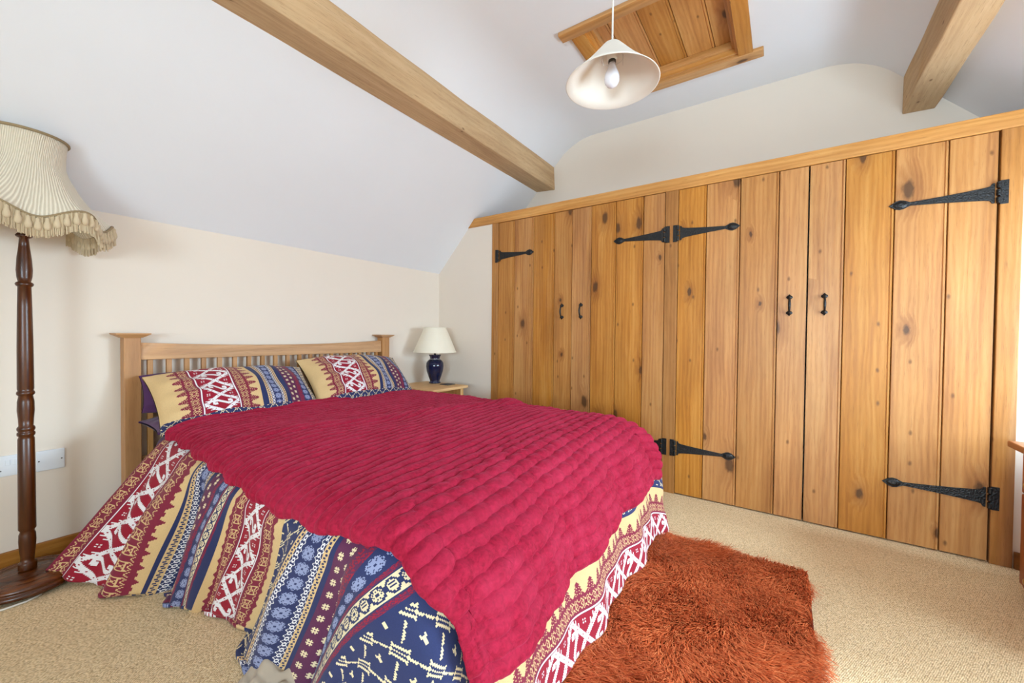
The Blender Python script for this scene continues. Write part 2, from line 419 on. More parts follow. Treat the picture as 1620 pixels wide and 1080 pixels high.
# ------------------------------------------------------------------ the room
SL=1.0528; ZE=1.577; ZF=2.737; YR=-4.15; XG=.53; XB=-4.7
YL=-(ZF-ZE)/SL
def ceil_profile():
    pts=[(0.0,ZE)]; t=.21; a=math.atan(SL)
    # slope up to the tangent point, fillet, flat
    p0=np.array((YL+t*math.cos(a),ZF-t*math.sin(a))); p1=np.array((YL,ZF)); p2=np.array((YL-t,ZF))
    for k in range(13):
        u=k/12; pts.append(tuple((1-u)**2*p0+2*u*(1-u)*p1+u*u*p2))
    left=pts
    right=[(YR-y,z) for y,z in left][::-1]
    return left,right
Lp,Rp=ceil_profile()
fl=MB().box(XB,XG+.0,YR,0,-.05,0); struct('floor',fl,M['carpet'])
HX0,HX1,HY0,HY1=-.600,.092,-2.418,-1.70
cm=MB()
def strip(profile,x0,x1):
    n=len(profile)
    cm.add([(x0,y,z) for y,z in profile]+[(x1,y,z) for y,z in profile],[(i,i+1,n+i+1,n+i) for i in range(n-1)])
strip(Lp,XB,XG); strip(Rp,XB,XG)
ya,yb=Lp[-1][0],Rp[0][0]
for (x0,x1,y0,y1) in((XB,HX0,yb,ya),(HX1,XG,yb,ya),(HX0,HX1,HY1,ya),(HX0,HX1,yb,HY0)):
    cm.add([(x0,y0,ZF),(x1,y0,ZF),(x1,y1,ZF),(x0,y1,ZF)],[(0,1,2,3)])
co_=struct('ceiling',cm,M['ceil'],smooth=False)
for p in co_.data.polygons: p.use_smooth=True
m_=co_.modifiers.new('edge','EDGE_SPLIT'); m_.split_angle=math.radians(30)
wl=MB(); wl.add([(XB,0,0),(XG,0,0),(XG,0,ZE),(XB,0,ZE)],[(0,1,2,3)]); struct('wall_left',wl,M['wall'])
gp=[(0,0)]+Lp+Rp+[(YR,0)]
def gable_poly(x): return [(x,y,z) for y,z in gp]
wf=MB(); wf.add(gable_poly(XG),[tuple(range(len(gp)))]); struct('wall_far',wf,M['wall'])
# back gable with a window opening, right eaves wall with a window opening
def wall_rect_hole(mk,x0,x1,z0,z1,h):
    a,b,c,d=h; q=[((x0,z0),(x1,z0),(x1,c),(x0,c)),((x0,c),(a,c),(a,d),(x0,d)),((b,c),(x1,c),(x1,d),(b,d)),((x0,d),(x1,d),(x1,z1),(x0,z1))]
    return [[mk(*p) for p in r] for r in q]
W1=(-1.45,-.20,.70,1.48)      # window_1 in the right eaves wall: x0,x1,z0,z1
wr=MB()
for r in wall_rect_hole(lambda x,z:(x,YR,z),XB,XG,0,ZE,W1): wr.add(r,[(0,1,2,3)])
struct('wall_right',wr,M['wall'])
W2=(-4.05,-2.5,.75,1.5)       # window_2 in the back gable: y0,y1,z0,z1
wb=MB()
for r in wall_rect_hole(lambda y,z:(XB,y,z),YR,0,0,ZE,W2): wb.add(r,[(0,1,2,3)])
up=Lp+Rp; wb.add([(XB,y,z) for y,z in up],[tuple(range(len(up)))])
struct('wall_back',wb,M['wall'])
def window(name,axis,pos,h,out):
    a,b,c,d=h; fr=MB(); w=.05; o2=pos+out*.16
    def bx(u0,u1,z0,z1,p0,p1):
        (fr.box(u0,u1,p0,p1,z0,z1) if axis=='y' else fr.box(p0,p1,u0,u1,z0,z1))
    for (u0,u1,z0,z1) in((a,b,c,c+w),(a,b,d-w,d),(a,a+w,c+w,d-w),(b-w,b,c+w,d-w),((a+b)/2-.025,(a+b)/2+.025,c+w,d-w)):
        bx(u0,u1,z0,z1,o2-.03,o2+.03)
    for (u0,u1,z0,z1) in((a-.02,b+.02,c-.02,c),(a-.02,b+.02,d,d+.02),(a-.02,a,c,d),(b,b+.02,c,d)):   # reveal
        bx(u0,u1,z0,z1,pos,o2+out*.03)
    o=struct(name,fr,M['white_plastic']); return o
window('window_1','y',YR,W1,-1); window('window_2','x',XB,W2,-1)
# wardrobe-plane cheeks of plaster on both sides of the doors
WX=0.0; ZD=1.95; ZT=2.024
ysl=lambda z:-(z-ZE)/SL
wc=MB(); wc.prism([(0,0),(0,ZE),(ysl(ZD),ZD),(-.622,ZD),(-.622,0)],'x',WX+.002,WX+.04)
wc.prism([(YR,0),(YR,ZE),(YR-ysl(ZD),ZD),(-3.528,ZD),(-3.528,0)],'x',WX+.002,WX+.04)
struct('wall_front',wc,M['wall'])
lg=MB(); lg.box(WX+.03,XG,YR-ysl(ZT)+.0,ysl(ZT),ZT-.03,ZT-.006); struct('trim_1',lg,M['ceil'])
bl=MB(); bl.box(XB,-.0,-.018,0,0,.09); struct('baseboard_left',bl,M['skirt'],bevel=.004)
bf=MB(); bf.box(-.016,WX+.002,YR,-3.534,0,.075); struct('baseboard_front',bf,M['skirt_y'],bevel=.003)

# ------------------------------------------------------------------ roof beams
def beam(label,pts,wob):
    t=thing('ceiling_beam',(-2.0,pts[0][0],pts[0][1]),label,'beam','oak beams under the sloping ceiling') if False else None
    xs=np.linspace(XB,XG,40); mb=MB(); n=len(pts); v=[];f=[]
    for i,x in enumerate(xs):
        for k,(y,z) in enumerate(pts):
            d=.0035*math.sin(3.1*x+k*1.7+wob)+.002*math.sin(9.7*x+k)
            v.append((x,y+d,z+.6*d))
    for i in range(len(xs)-1):
        for k in range(n): f.append((i*n+k,i*n+(k+1)%n,(i+1)*n+(k+1)%n,(i+1)*n+k))
    f.append(tuple(range(n))); f.append(tuple(range((len(xs)-1)*n,len(xs)*n)))
    mb.add(v,f,wob); o=obj('ceiling_beam',mb,M['beam'],bevel=.006,at=(-2.0,pts[0][0],pts[0][1])); return tag(o,label,'beam','oak roof beams')
beam('long pale sawn oak beam under the slope above the bed',[(-.735,2.352),(-.925,2.338),(-.918,2.545),(-.735,2.545)],1.0)
beam('shorter-looking oak beam ending above the right-hand wardrobe door',[(-3.222,2.333),(-3.36,2.326),(-3.36,2.55),(-3.232,2.55)],2.3)

# ------------------------------------------------------------------ wardrobe
wd=thing('fitted_wardrobe',(0,-2.06,0),'wall-wide oak fitted wardrobe with four plank doors and black strap hinges','wardrobe')
FX=-.004
obj('stile',MB().box(FX,.05,-.620,-.685,0,ZD-.0005,1.3),M['frame_z'],wd,bevel=.002)
obj('stile',MB().box(FX,.05,-2.0265,-2.1035,0,ZD-.0005,2.7),M['frame_z'],wd,bevel=.002)
obj('stile',MB().box(FX-.004,.05,-3.4605,-3.529,0,ZD-.0005,4.1),M['frame_z'],wd,bevel=.003)
hd=MB(); hd.prism([(ysl(ZD),ZD),(ysl(ZT),ZT),(YR-ysl(ZT),ZT),(YR-ysl(ZD),ZD)],'x',FX-.003,.05,5.2)
obj('header_rail',hd,M['frame_y'],wd,bevel=.003)
def door_leaf(ys,pid0):
    mb=MB()
    for i in range(len(ys)-1):
        a,b=ys[i],ys[i+1]      # a>b
        g=.003; d=.0045
        last=(i==len(ys)-2); first=(i==0)
        pts=[(a-(0 if first else .0015),.028),(a-(0 if first else .0015),d if not first else 0)]
        if not first: pts+=[(a-.0035,0)]
        if last: pts+=[(b,0),(b,.028)]
        else:
            # face, bead groove, bead, edge
            pts+=[(b+.0165,0),(b+.0145,d),(b+.0120,d),(b+.0100,.0005),(b+.0035,.0005),(b+.0015,d),(b+.0015,.028)]
        mb.prism([(x,y) for y,x in pts],'z',.008,ZD-.004,pid0+i*1.37)
    return mb
DOORS=[([-.689,-.847,-1.028,-1.214,-1.3615],10.0,-1,-1.284),([-1.3655,-1.514,-1.697,-1.885,-2.0225],21.0,1,-1.439),
       ([-2.1075,-2.268,-2.449,-2.639,-2.771],33.0,-1,-2.696),([-2.7785,-2.927,-3.117,-3.301,-3.454],47.0,1,-2.850)]
def hinge_mb(pin,dirn,z,L=.345,s=1.0):
    """dirn -1: strap runs to smaller y"""
    mb=MB(); D=dirn
    x0=FX-.0055; xf=-.0045
    # fixed plate on the stile
    mb.box(x0,FX-.0005,pin-D*.030*s,pin-D*.004,z-.053,z+.053)
    for k in(-1,0,1):
        mb.lathe([(.0065,-.014),(.0075,-.012),(.0075,.012),(.0065,.014)],(x0-.0015,pin,z+k*.034),14)
    up=[(.010,.045),(.018,.045),(.024,.033),(.040,.029),(.10,.0225),(.18,.0155),(.25,.0105),(L-.078,.0085),(L-.070,.013),(L-.055,.021),(L-.040,.0235),(L-.025,.019),(L-.010,.008),(L,.0)]
    pts=[(pin+D*a,z+b) for a,b in up]+[(pin+D*a,z-b) for a,b in up[::-1][1:]]
    mb.prism([(y,zz) for y,zz in pts],'x',xf,-.0002)
    # raised boss of the spearhead and screw heads
    cy=pin+D*(L-.042)
    v=[];f=[];n=14
    for i,(rr,hh) in enumerate(((1,.0),(.7,.004),(.35,.0062))):
        for k in range(n):
            w=2*PI*k/n; v.append((xf-hh,cy+rr*.026*math.cos(w),z+rr*.018*math.sin(w)))
    for i in range(2):
        for k in range(n): f.append((i*n+k,i*n+(k+1)%n,(i+1)*n+(k+1)%n,(i+1)*n+k))
    f.append(tuple(range(2*n,3*n))); mb.add(v,f)
    for a in(.06,.13,.20): 
        y=pin+D*a; mb.prism([(y+.0045*math.cos(2*PI*k/8),z+.0045*math.sin(2*PI*k/8)) for k in range(8)],'x',xf-.0018,xf)
    for dz in(-.036,.036):
        y=pin-D*.018; mb.prism([(y+.0045*math.cos(2*PI*k/8),z+dz+.0045*math.sin(2*PI*k/8)) for k in range(8)],'x',x0-.0018,x0)
    return mb
def handle_mb(y,z):
    mb=MB(); h=.042; path=[]; rr=[]
    for k in range(17):
        u=-1+2*k/16; path.append((-.006-.026*(1-u*u)**.6,y,z+u*h)); rr.append(.0048+.0018*(1-abs(u)))
    mb.tube(path,rr,10)
    for s in(1,-1):
        zc=z+s*h
        pts=[(0,.019),(.006,.011),(.014,.006),(.015,0),(.010,-.007),(.004,-.010),(-.004,-.010),(-.010,-.007),(-.015,0),(-.014,.006),(-.006,.011)]
        mb.prism([(y+a,zc+s*b) for a,b in pts],'x',-.006,-.0003)
        mb.lathe([(.0075,-.006),(.0088,-.002),(.0088,.003),(.006,.007)],(-.010,y,zc),12)
    return mb
for ys,pid,D,hy in DOORS:
    d=obj('door',door_leaf(ys,pid),M['door'],wd)
    pin=(ys[0]+.002) if D<0 else (ys[-1]-.002)
    Dd=-1 if D<0 else 1
    for zz in(1.672,.298): sub('strap_hinge',hinge_mb(pin,Dd,zz,.345 if pin>-3 else .362),M['iron'],d,bevel=.0012)
    sub('handle',handle_mb(hy,1.195),M['iron'],d,smooth=True)

# ------------------------------------------------------------------ loft hatch
lh=thing('loft_hatch',(-.25,-2.06,ZF),'oak framed loft hatch with recessed plank door in the flat ceiling','hatch')
zt=ZF-.022
obj('frame_rail',MB().box(-.668,-.602,-1.578,-2.545,zt,ZF+.0,1.1),M['hatch_y'],lh,bevel=.003)
obj('frame_rail',MB().box(.088,.162,-1.578,-2.545,zt,ZF+.0,2.2),M['hatch_y'],lh,bevel=.003)
obj('frame_rail',MB().box(-.601,.087,-1.63,-1.704,zt+.003,ZF+.0,3.3),M['frame_x'],lh,bevel=.003)
obj('frame_rail',MB().box(-.601,.087,-2.415,-2.492,zt+.003,ZF+.0,4.4),M['frame_x'],lh,bevel=.003)
for (a,b,c,d,p) in((HX0,HX0+.018,HY0,HY1,.5),(HX1-.018,HX1,HY0,HY1,.9)): obj('liner',MB().box(a,b,c,d,ZF-.001,ZF+.13,p),M['hatch_y'],lh,bevel=.002)
for (c,d,p) in((HY0,HY0+.018,.5),(HY1-.018,HY1,.9)): obj('liner',MB().box(HX0+.018,HX1-.018,c,d,ZF-.001,ZF+.13,p),M['frame_x'],lh,bevel=.002)
for (c,d,p) in((HY0+.018,HY0+.036,2.0),(HY1-.036,HY1-.018,2.6)): obj('stop_bead',MB().box(HX0+.018,HX1-.018,c,d,ZF+.03,ZF+.07,p),M['frame_x'],lh,bevel=.002)
for (a,b,p) in((HX1-.038,HX1-.018,2.1),(HX0+.018,HX0+.038,1.6)): obj('stop_bead',MB().box(a,b,HY0+.036,HY1-.036,ZF+.03,ZF+.07,p),M['hatch_y'],lh,bevel=.003)
hp=MB(); yy=[HY1-.018,-1.80,-1.965,-2.13,-2.29,HY0+.018]
for i in range(5):
    a,b=yy[i],yy[i+1]; d=.005
    # profile in (y,z) facing down, swept along x
    zb=ZF+.071
    pts=[(a-.0015,zb+.02),(a-.0015,zb+d),(a-.004,zb),(b+.017,zb),(b+.015,zb+d),(b+.0125,zb+d),(b+.0105,zb),(b+.004,zb),(b+.0015,zb+d),(b+.0015,zb+.02)]
    hp.prism(pts,'x',HX0+.018,HX1-.018,60+i*1.9)
hp.box(HX0+.018,HX1-.018,HY0+.018,HY1-.018,ZF+.0905,ZF+.11,3)
obj('hatch_door',hp,M['frame_x'],lh)

# ------------------------------------------------------------------ pendant lamp
PX,PY=-1.22,-2.109
pl=thing('pendant_lamp',(PX,PY,ZF),'cream coolie pendant shade hanging on a white flex from the ceiling','pendant lamp')
obj('ceiling_rose',MB().lathe([(.045,0),(.045,-.008),(.035,-.022),(.012,-.032)],(PX,PY,ZF),32),M['lampholder'],pl,smooth=True,bevel=.001)
ZP=1.98; RB=.175
obj('cord',MB().tube([(PX,PY,ZF-.03),(PX+.002,PY,ZF-.2),(PX,PY,ZP+.15)],.0035,10),M['cable'],pl,smooth=True)
sh=MB(); prof=[(RB,0),(RB*.86,.022),(RB*.6,.066),(RB*.40,.105),(RB*.27,.131),(.034,.146),(.020,.152)]
out=[(r,z) for r,z in prof]; inn=[(max(r-.003,.012),z-.0012) for r,z in prof[::-1]]
v=[];f=[];seg=72; allp=out+inn
for r,z in allp:
    for k in range(seg):
        w=2*PI*k/seg; v.append((PX+r*math.cos(w),PY+r*math.sin(w),ZP+z))
for i in range(len(allp)):
    i2=(i+1)%len(allp)
    for k in range(seg):
        k2=(k+1)%seg; f.append((i*seg+k,i*seg+k2,i2*seg+k2,i2*seg+k))
sh.add(v,f); obj('lamp_shade',sh,M['shade_white'],pl,smooth=True)
obj('lamp_holder',MB().lathe([(.014,.148),(.019,.14),(.020,.095),(.0175,.09)],(PX,PY,ZP),28),M['lampholder'],pl,smooth=True)
obj('lamp_cap',MB().lathe([(.0135,.0905),(.0145,.089),(.0145,.080),(.012,.078)],(PX,PY,ZP),28),M['dark_metal'],pl,smooth=True)
obj('bulb',MB().lathe([(.0125,.0785),(.014,.066),(.020,.052),(.0265,.036),(.0285,.022),(.0265,.007),(.019,-.006),(.009,-.0115),(.001,-.013)],(PX,PY,ZP),36),M['bulb'],pl,smooth=True)
wr_=MB(); ring=[(PX+.042*math.cos(2*PI*k/32),PY+.042*math.sin(2*PI*k/32),ZP+.098) for k in range(33)]; wr_.tube(ring,.0013,6)
for a in(.5,2.6,4.7):
    c,s_=math.cos(a),math.sin(a); wr_.tube([(PX+.021*c,PY+.021*s_,ZP+.118),(PX+.042*c,PY+.042*s_,ZP+.098),(PX+.043*c,PY+.043*s_,ZP+.055)],.0012,6)
obj('shade_carrier',wr_,M['steel'],pl,smooth=True)

# ------------------------------------------------------------------ floor lamp
LX,LY=-2.487,-.205
fp=thing('floor_lamp',(LX,LY,0),'dark turned wood standard lamp with fringed ivory shade beside the bed','floor lamp')
bs=MB().lathe([(.128,.012),(.146,.014),(.151,.020),(.150,.028),(.143,.034),(.140,.036),(.143,.040),(.143,.046),(.136,.054),(.122,.060),(.112,.0605),(.110,.0585),(.107,.0595),(.082,.066),(.080,.0645),(.077,.066),(.04,.069),(.02,.069)],(LX,LY,0),96)
for k in range(3):
    a=.6+k*2*PI/3; bs.lathe([(.02,0),(.024,.006),(.02,.013)],(LX+.1*math.cos(a),LY+.1*math.sin(a),0),16)
obj('base',bs,M['mahog_b'],fp,smooth=True,bevel=.0)
pp=[(.0245,.069),(.0255,.075),(.0255,.095),(.0240,.099),(.0185,.102),(.0185,.115),(.0215,.15),(.0235,.185),(.0225,.210),(.0190,.222),(.0205,.226),(.0240,.232),(.0235,.40),(.0225,.588),(.0195,.597),(.0235,.602),(.0245,.608),(.0235,.614),(.0205,.617),(.0235,.622),(.0245,.628),(.0235,.634),(.0195,.640),(.0205,.665),(.0230,.70),(.0225,.735),(.0190,.758),(.0235,.763),(.0248,.768),(.0235,.774),(.0205,.778),(.0222,.785),(.0215,.95),(.0195,1.10),(.0180,1.185),(.0225,1.189),(.0245,1.195),(.0225,1.201),(.0170,1.205),(.0205,1.225),(.0220,1.25),(.0200,1.29),(.0150,1.34),(.0125,1.375),(.0215,1.380),(.0225,1.385),(.0190,1.391),(.0150,1.396),(.0175,1.41),(.0165,1.43),(.012,1.435)]
obj('pole',MB().lathe(pp,(LX,LY,0),40),M['mahog'],fp,smooth=True)
obj('lamp_holder',MB().lathe([(.011,1.435),(.011,1.46),(.017,1.465),(.017,1.53),(.012,1.535)],(LX,LY,0),24),M['brass'],fp,smooth=True)
NS=6; TH=np.linspace(0,2*PI,193)[:-1]; ROT=.04
def shade_rz(u,th):
    """u 0 top .. 1 bottom"""
    r=.118-.006*np.sin(PI*np.clip(u/.5,0,1))+.116*np.clip((u-.30)/.70,0,1)**1.55
    ph=np.cos(NS*(th-ROT)); r=r*(1+.055*u*u*ph)
    z=1.768-.318*u+.024*u**5*ph
    return r,z
us=np.linspace(0,1,28)
uu,tt=np.meshgrid(us,TH,indexing='ij'); r,z=shade_rz(uu,tt)
# pleats run at a slant and fan out
r=r+.0009*np.sin(tt*150+uu*uu*9*0)+0
def pleat():
    t=NT('ivory_pleated_silk'); uv=t.n('ShaderNodeUVMap',uv_map='UVMap').outputs[0]; sp=t.n('ShaderNodeSeparateXYZ'); t.set(sp.inputs[0],uv)
    # gathered pleats fan out from each rib
    sw=t.math('ADD',sp.outputs[0],t.math('MULTIPLY',sp.outputs[1],.055))
    nz=t.noise(t.mapping(uv,scale=(60,3,1)),1,3)
    w=t.math('SINE',t.math('ADD',t.math('MULTIPLY',sw,2*PI*130),t.math('MULTIPLY',nz,6)))
    c=t.mix(t.maprange(w,-1,1,0,1),lin(206,193,170),lin(238,227,206)); t.base(c,.7,.3)
    t.b.inputs['Sheen Weight'].default_value=.2
    t.b.inputs['Transmission Weight'].default_value=0
    t.bump(w,.5,.003); return t.m
M['pleat']=pleat()
tc=np.concatenate([TH,[2*PI]]); uu,tt=np.meshgrid(us,tc,indexing='ij'); r,z=shade_rz(uu,tt)
fan=np.stack([tt/(2*PI),uu],-1)
grid('lamp_shade',LX+r*np.cos(tt),LY+r*np.sin(tt),z,M['pleat'],fp,uv=fan,solid=.002)
def ring_tube(u,rad,zoff,roff,name,mat):
    r,z=shade_rz(np.full(TH.shape,u),TH); P=[(LX+(a+roff)*math.cos(t),LY+(a+roff)*math.sin(t),c+zoff) for a,c,t in zip(r,z,TH)]
    P.append(P[0]); P.append(P[1]); return P
b1=MB(); b1.tube(ring_tube(0,.005,0,.002,'',0),.0055,8); obj('top_braid',b1,M['braid'],fp,smooth=True)
b2=MB()
b2.tube(ring_tube(1,.004,.002,.003,'',0),.0045,8)
obj('bottom_braid',b2,M['braid'],fp,smooth=True)
fr=MB(); tas=MB(); N=620
for k in range(N):
    t=2*PI*k/N; rr,zz=shade_rz(np.array(1.0),np.array(t)); rr=float(rr)+.002+random.uniform(-.002,.003); zz=float(zz)
    L=.076+random.uniform(-.007,.004); w=.0021; dt=w/rr/1.0; sw=random.uniform(-.02,.02)
    rb=rr+.004+random.uniform(-.004,.004)
    v=[(LX+rr*math.cos(t-dt),LY+rr*math.sin(t-dt),zz),(LX+rr*math.cos(t+dt),LY+rr*math.sin(t+dt),zz),
       (LX+rb*math.cos(t+dt+sw*.3),LY+rb*math.sin(t+dt+sw*.3),zz-L),(LX+rb*math.cos(t-dt+sw*.3),LY+rb*math.sin(t-dt+sw*.3),zz-L),
       (LX+(rr+.003)*math.cos(t),LY+(rr+.003)*math.sin(t),zz),(LX+(rb+.003)*math.cos(t+sw*.3),LY+(rb+.003)*math.sin(t+sw*.3),zz-L)]
    fr.add(v,[(0,4,5,3),(4,1,2,5),(1,0,3,2)])
obj('fringe',fr,M['fringe'],fp)
NTS=64
for k in range(NTS):
    t=2*PI*(k+.5)/NTS; rr,zz=shade_rz(np.array(1.0),np.array(t)); rr=float(rr)+.008; zz=float(zz)
    tas.lathe([(.001,.0),(.006,-.005),(.0055,-.014),(.0095,-.026),(.0105,-.036),(.008,-.045),(.002,-.048)],(LX+rr*math.cos(t),LY+rr*math.sin(t),zz-.002),10)
obj('tassel_trim',tas,M['fringe'],fp,smooth=True)
# flex
cb=MB(); cb.tube([(-2.345,-.028,.035),(-2.37,-.04,.02),(-2.40,-.06,.005),(-2.44,-.17,.0045),(-2.455,-.26,.0045),(-2.468,-.335,.0045),(-2.505,-.352,.0045),(-2.56,-.352,.0045),(-2.66,-.30,.0045),(-2.76,-.10,.005),(-2.8,-.03,.03)],.0036,8)
cbl=obj('power_cable',cb,M['cable'],smooth=True,at=(-2.5,-.3,0)); tag(cbl,'white flex lying on the carpet around the standard lamp base','cable')

# ------------------------------------------------------------------ sockets
def plate(name,x0,x1,z0,z1,label,cat):
    t=thing(name,((x0+x1)/2,0,(z0+z1)/2),label,cat)
    obj('faceplate',MB().box(x0,x1,-.009,-.0004,z0,z1),M['white_plastic'],t,bevel=.003); return t
t=plate('wall_socket',-2.608,-2.462,.407,.493,'double power socket with two rocker switches, left of the lamp pole','socket')
for xc in(-2.519,-2.500): obj('rocker_switch',MB().box(xc-.0065,xc+.0065,-.0125,-.009,.452,.476),M['white_plastic'],t,bevel=.002)
for xc in(-2.538,-2.49): obj('screw',MB().prism([(xc+.003*math.cos(2*PI*k/10),.432+.003*math.sin(2*PI*k/10)) for k in range(10)],'y',-.0098,-.009),M['screw'],t)
t=plate('blank_plate',-2.443,-2.359,.402,.490,'blank white wall plate with two screws, right of the lamp pole','wall plate')
for xc in(-2.435,-2.369): obj('screw',MB().prism([(xc+.003*math.cos(2*PI*k/10),.446+.003*math.sin(2*PI*k/10)) for k in range(10)],'y',-.0098,-.009),M['screw'],t)

# ------------------------------------------------------------------ bed
bd=thing('double_bed',(-1.41,-1.05,0),'oak double bed with slatted headboard and capped posts','bed')
BY0,BY1=-.092,-.028
def post(x0,x1,pid):
    p=obj('headboard_post',MB().box(x0,x1,BY0,BY1,0,.985,pid),M['bed_z'],bd,bevel=.003)
    cx,cy=(x0+x1)/2,(BY0+BY1)/2; c=MB(); a,b=.036,.064
    v=[(cx+sx*w,cy+sy*min(w,.055 if w>.05 else w),zz) for w,zz in((a,.984),(b,1.001),(b,1.006)) for sx,sy in((-1,-1),(1,-1),(1,1),(-1,1))]
    v=[(x,min(y,-.001),z_) for x,y,z_ in v]
    f=[(3,2,1,0),(8,9,10,11)]+[(i*4+k,i*4+(k+1)%4,(i+1)*4+(k+1)%4,(i+1)*4+k) for i in range(2) for k in range(4)]
    c.add(v,f,pid+.5); sub('post_cap',c,M['bed_x'],p,bevel=.001)
post(-2.180,-2.118,1.0); post(-.706,-.640,2.0)
tr=MB(); xs=np.linspace(-2.117,-.707,25); top=[(x,.960-.020*(1-((x+1.412)/.705)**2)) for x in xs]
tr.prism([(-2.117,.876)]+[(-.707,.872)]+top[::-1],'y',-.078,-.048,3.0); obj('top_rail',tr,M['bed_x'],bd,bevel=.002)
obj('bottom_rail',MB().box(-2.117,-.707,-.075,-.050,.30,.40,4.0),M['bed_x'],bd,bevel=.002)
NSL=19
for k in range(NSL):
    xc=-2.117+1.41*(k+.5)/NSL+ .0; obj('slat',MB().box(xc-.0105,xc+.0105,-.073,-.052,.40,.875,5+k*.7),M['bed_z'],bd,bevel=.0015)
obj('side_rail',MB().box(-2.085,-2.063,-1.94,BY0,.20,.300,6.0),M['bed_x'],bd,bevel=.003)
obj('side_rail',MB().box(-.737,-.715,-1.94,BY0,.20,.300,7.0),M['bed_x'],bd,bevel=.003)
obj('foot_rail',MB().box(-2.063,-.737,-1.94,-1.915,.20,.300,8.0),M['bed_x'],bd,bevel=.003)
for x0 in(-2.085,-.775): obj('leg',MB().box(x0,x0+.06,-1.94,-1.88,0,.20,9.0),M['bed_z'],bd,bevel=.003)
obj('base_deck',MB().box(-2.062,-.738,-1.914,-.093,.27,.30,10),M['bed_x'],bd)
mt=MB().box(-2.085,-.715,-1.945,-.105,.302,.515); mo=obj('mattress',mt,M['purple'],bevel=.07,bseg=6,smooth=True,at=(-1.4,-1.05,.302)); tag(mo,'mattress in a purple fitted sheet showing at the head of the bed','mattress')

# cloth draped over a rounded rectangle
XL,XR,YF=-2.06,-.725,-1.875; ZTOP=.552
def smooth01(x): x=np.clip(x,0,1); return x*x*(3-2*x)
def wobble(x,y,s=1.0):
    return (np.sin(5.1*x+2.3*y+.4)+np.sin(3.3*y-4.2*x+1.9)+.6*np.sin(9.7*x+5.2*y)+.6*np.sin(11.3*y-7.1*x+.7))*.25*s
def drape(X,Y,lift=0.0):
    Qx=np.clip(X,XL,XR); Qy=np.maximum(Y,YF); dx,dy=X-Qx,Y-Qy
    d=np.hypot(dx,dy); nx=np.where(d>1e-6,dx/np.maximum(d,1e-6),0); ny=np.where(d>1e-6,dy/np.maximum(d,1e-6),0)
    wl_=np.maximum(0,-nx); wr2=np.maximum(0,nx); wf_=np.maximum(0,-ny)
    # steepness: the head end of the left side flares out over the floor
    thL=np.radians(np.interp(-Y,[.3,.5,.75,1.0,1.3,2.0],[56,59,72,84,90,91]))
    th=(thL*wl_**2+math.radians(86)*wr2**2+math.radians(80)*wf_**2); th=np.where(d>1e-6,th/np.maximum(wl_**2+wr2**2+wf_**2,1e-6),1.4)
    r=.09+.155*wf_*wf_+lift
    k=np.minimum(d,r*th)/r; ex=np.maximum(d-r*th,0)
    out=r*np.sin(k)+ex*np.cos(th); drop=r*(1-np.cos(k))+ex*np.sin(th)
    s=smooth01((d-.05)/.30)
    # hanging folds on the left side
    f=.022*np.sin(2*PI*Y/.43+.6+1.2*d)+.010*np.sin(2*PI*Y/.21+2.0-3*d)+.006*np.sin(2*PI*Y/.12+9*d)
    f+= -.022*smooth01((-Y-1.05)/.3)
    f+= -.050*np.exp(-((Y+.985)/.045)**2)+.040*np.exp(-((Y+1.13)/.07)**2)+.020*np.exp(-((Y+.80)/.09)**2)-.035*np.exp(-((Y+1.60)/.04)**2)+.03*np.exp(-((Y+1.74)/.07)**2)
    ff=.014*np.sin(2*PI*X/.47+1.0+2*d)+.008*np.sin(2*PI*X/.23-4*d)
    ang=np.arctan2(wf_,np.maximum(wl_,1e-6)); fc=.018*np.sin(6*ang)*np.where((wl_>.02)&(wf_>.02),1,0)
    out=out+s*(f*wl_+ff*wf_*(1-wl_)+fc)
    lean=np.interp(-Y,[.4,.9,1.4,1.75,2.1,2.6],[.36,.47,.72,.62,.45,.30])
    x=Qx+nx*out; y=Qy+ny*out+wl_*lean*drop*smooth01(wl_*1.2)
    # right-foot corner puffs out
    cr=np.where((wr2>.02)&(wf_>.02),np.sin(2*np.arctan2(wf_,np.maximum(wr2,1e-6))),0)
    x=x+cr*.085*smooth01(d/.25)*np.sin(np.clip(d/.5,0,1)*PI*.75); y=y-cr*.075*smooth01(d/.25)*np.sin(np.clip(d/.5,0,1)*PI*.75)
    # puff and small creases
    crease=.0035*np.sin(37*Y+9*X+3*np.sin(6*X))*np.sin(11*X-7*Y)*smooth01((d-.08)/.1)
    x=x+nx*crease; y=y+ny*crease
    z=ZTOP+lift-drop
    edge=smooth01(np.minimum(np.minimum(X-XL,XR-X),(Y-YF))/.25)
    z=z+.012*edge+.010*wobble(X,Y)*np.clip(1-d*3,0,1)
    fl_=.007
    over=np.maximum(fl_-z,0); z=np.maximum(z,fl_+.0*over); x=x+nx*over*.6
    return x,y,z
# duvet
YH=-.44
nx_,ny_=260,330
Xs=np.linspace(XL-.635,XR+.55,nx_); Ys=np.linspace(YH,YF-.655,ny_)
Xg,Yg=np.meshgrid(Xs,Ys,indexing='ij')
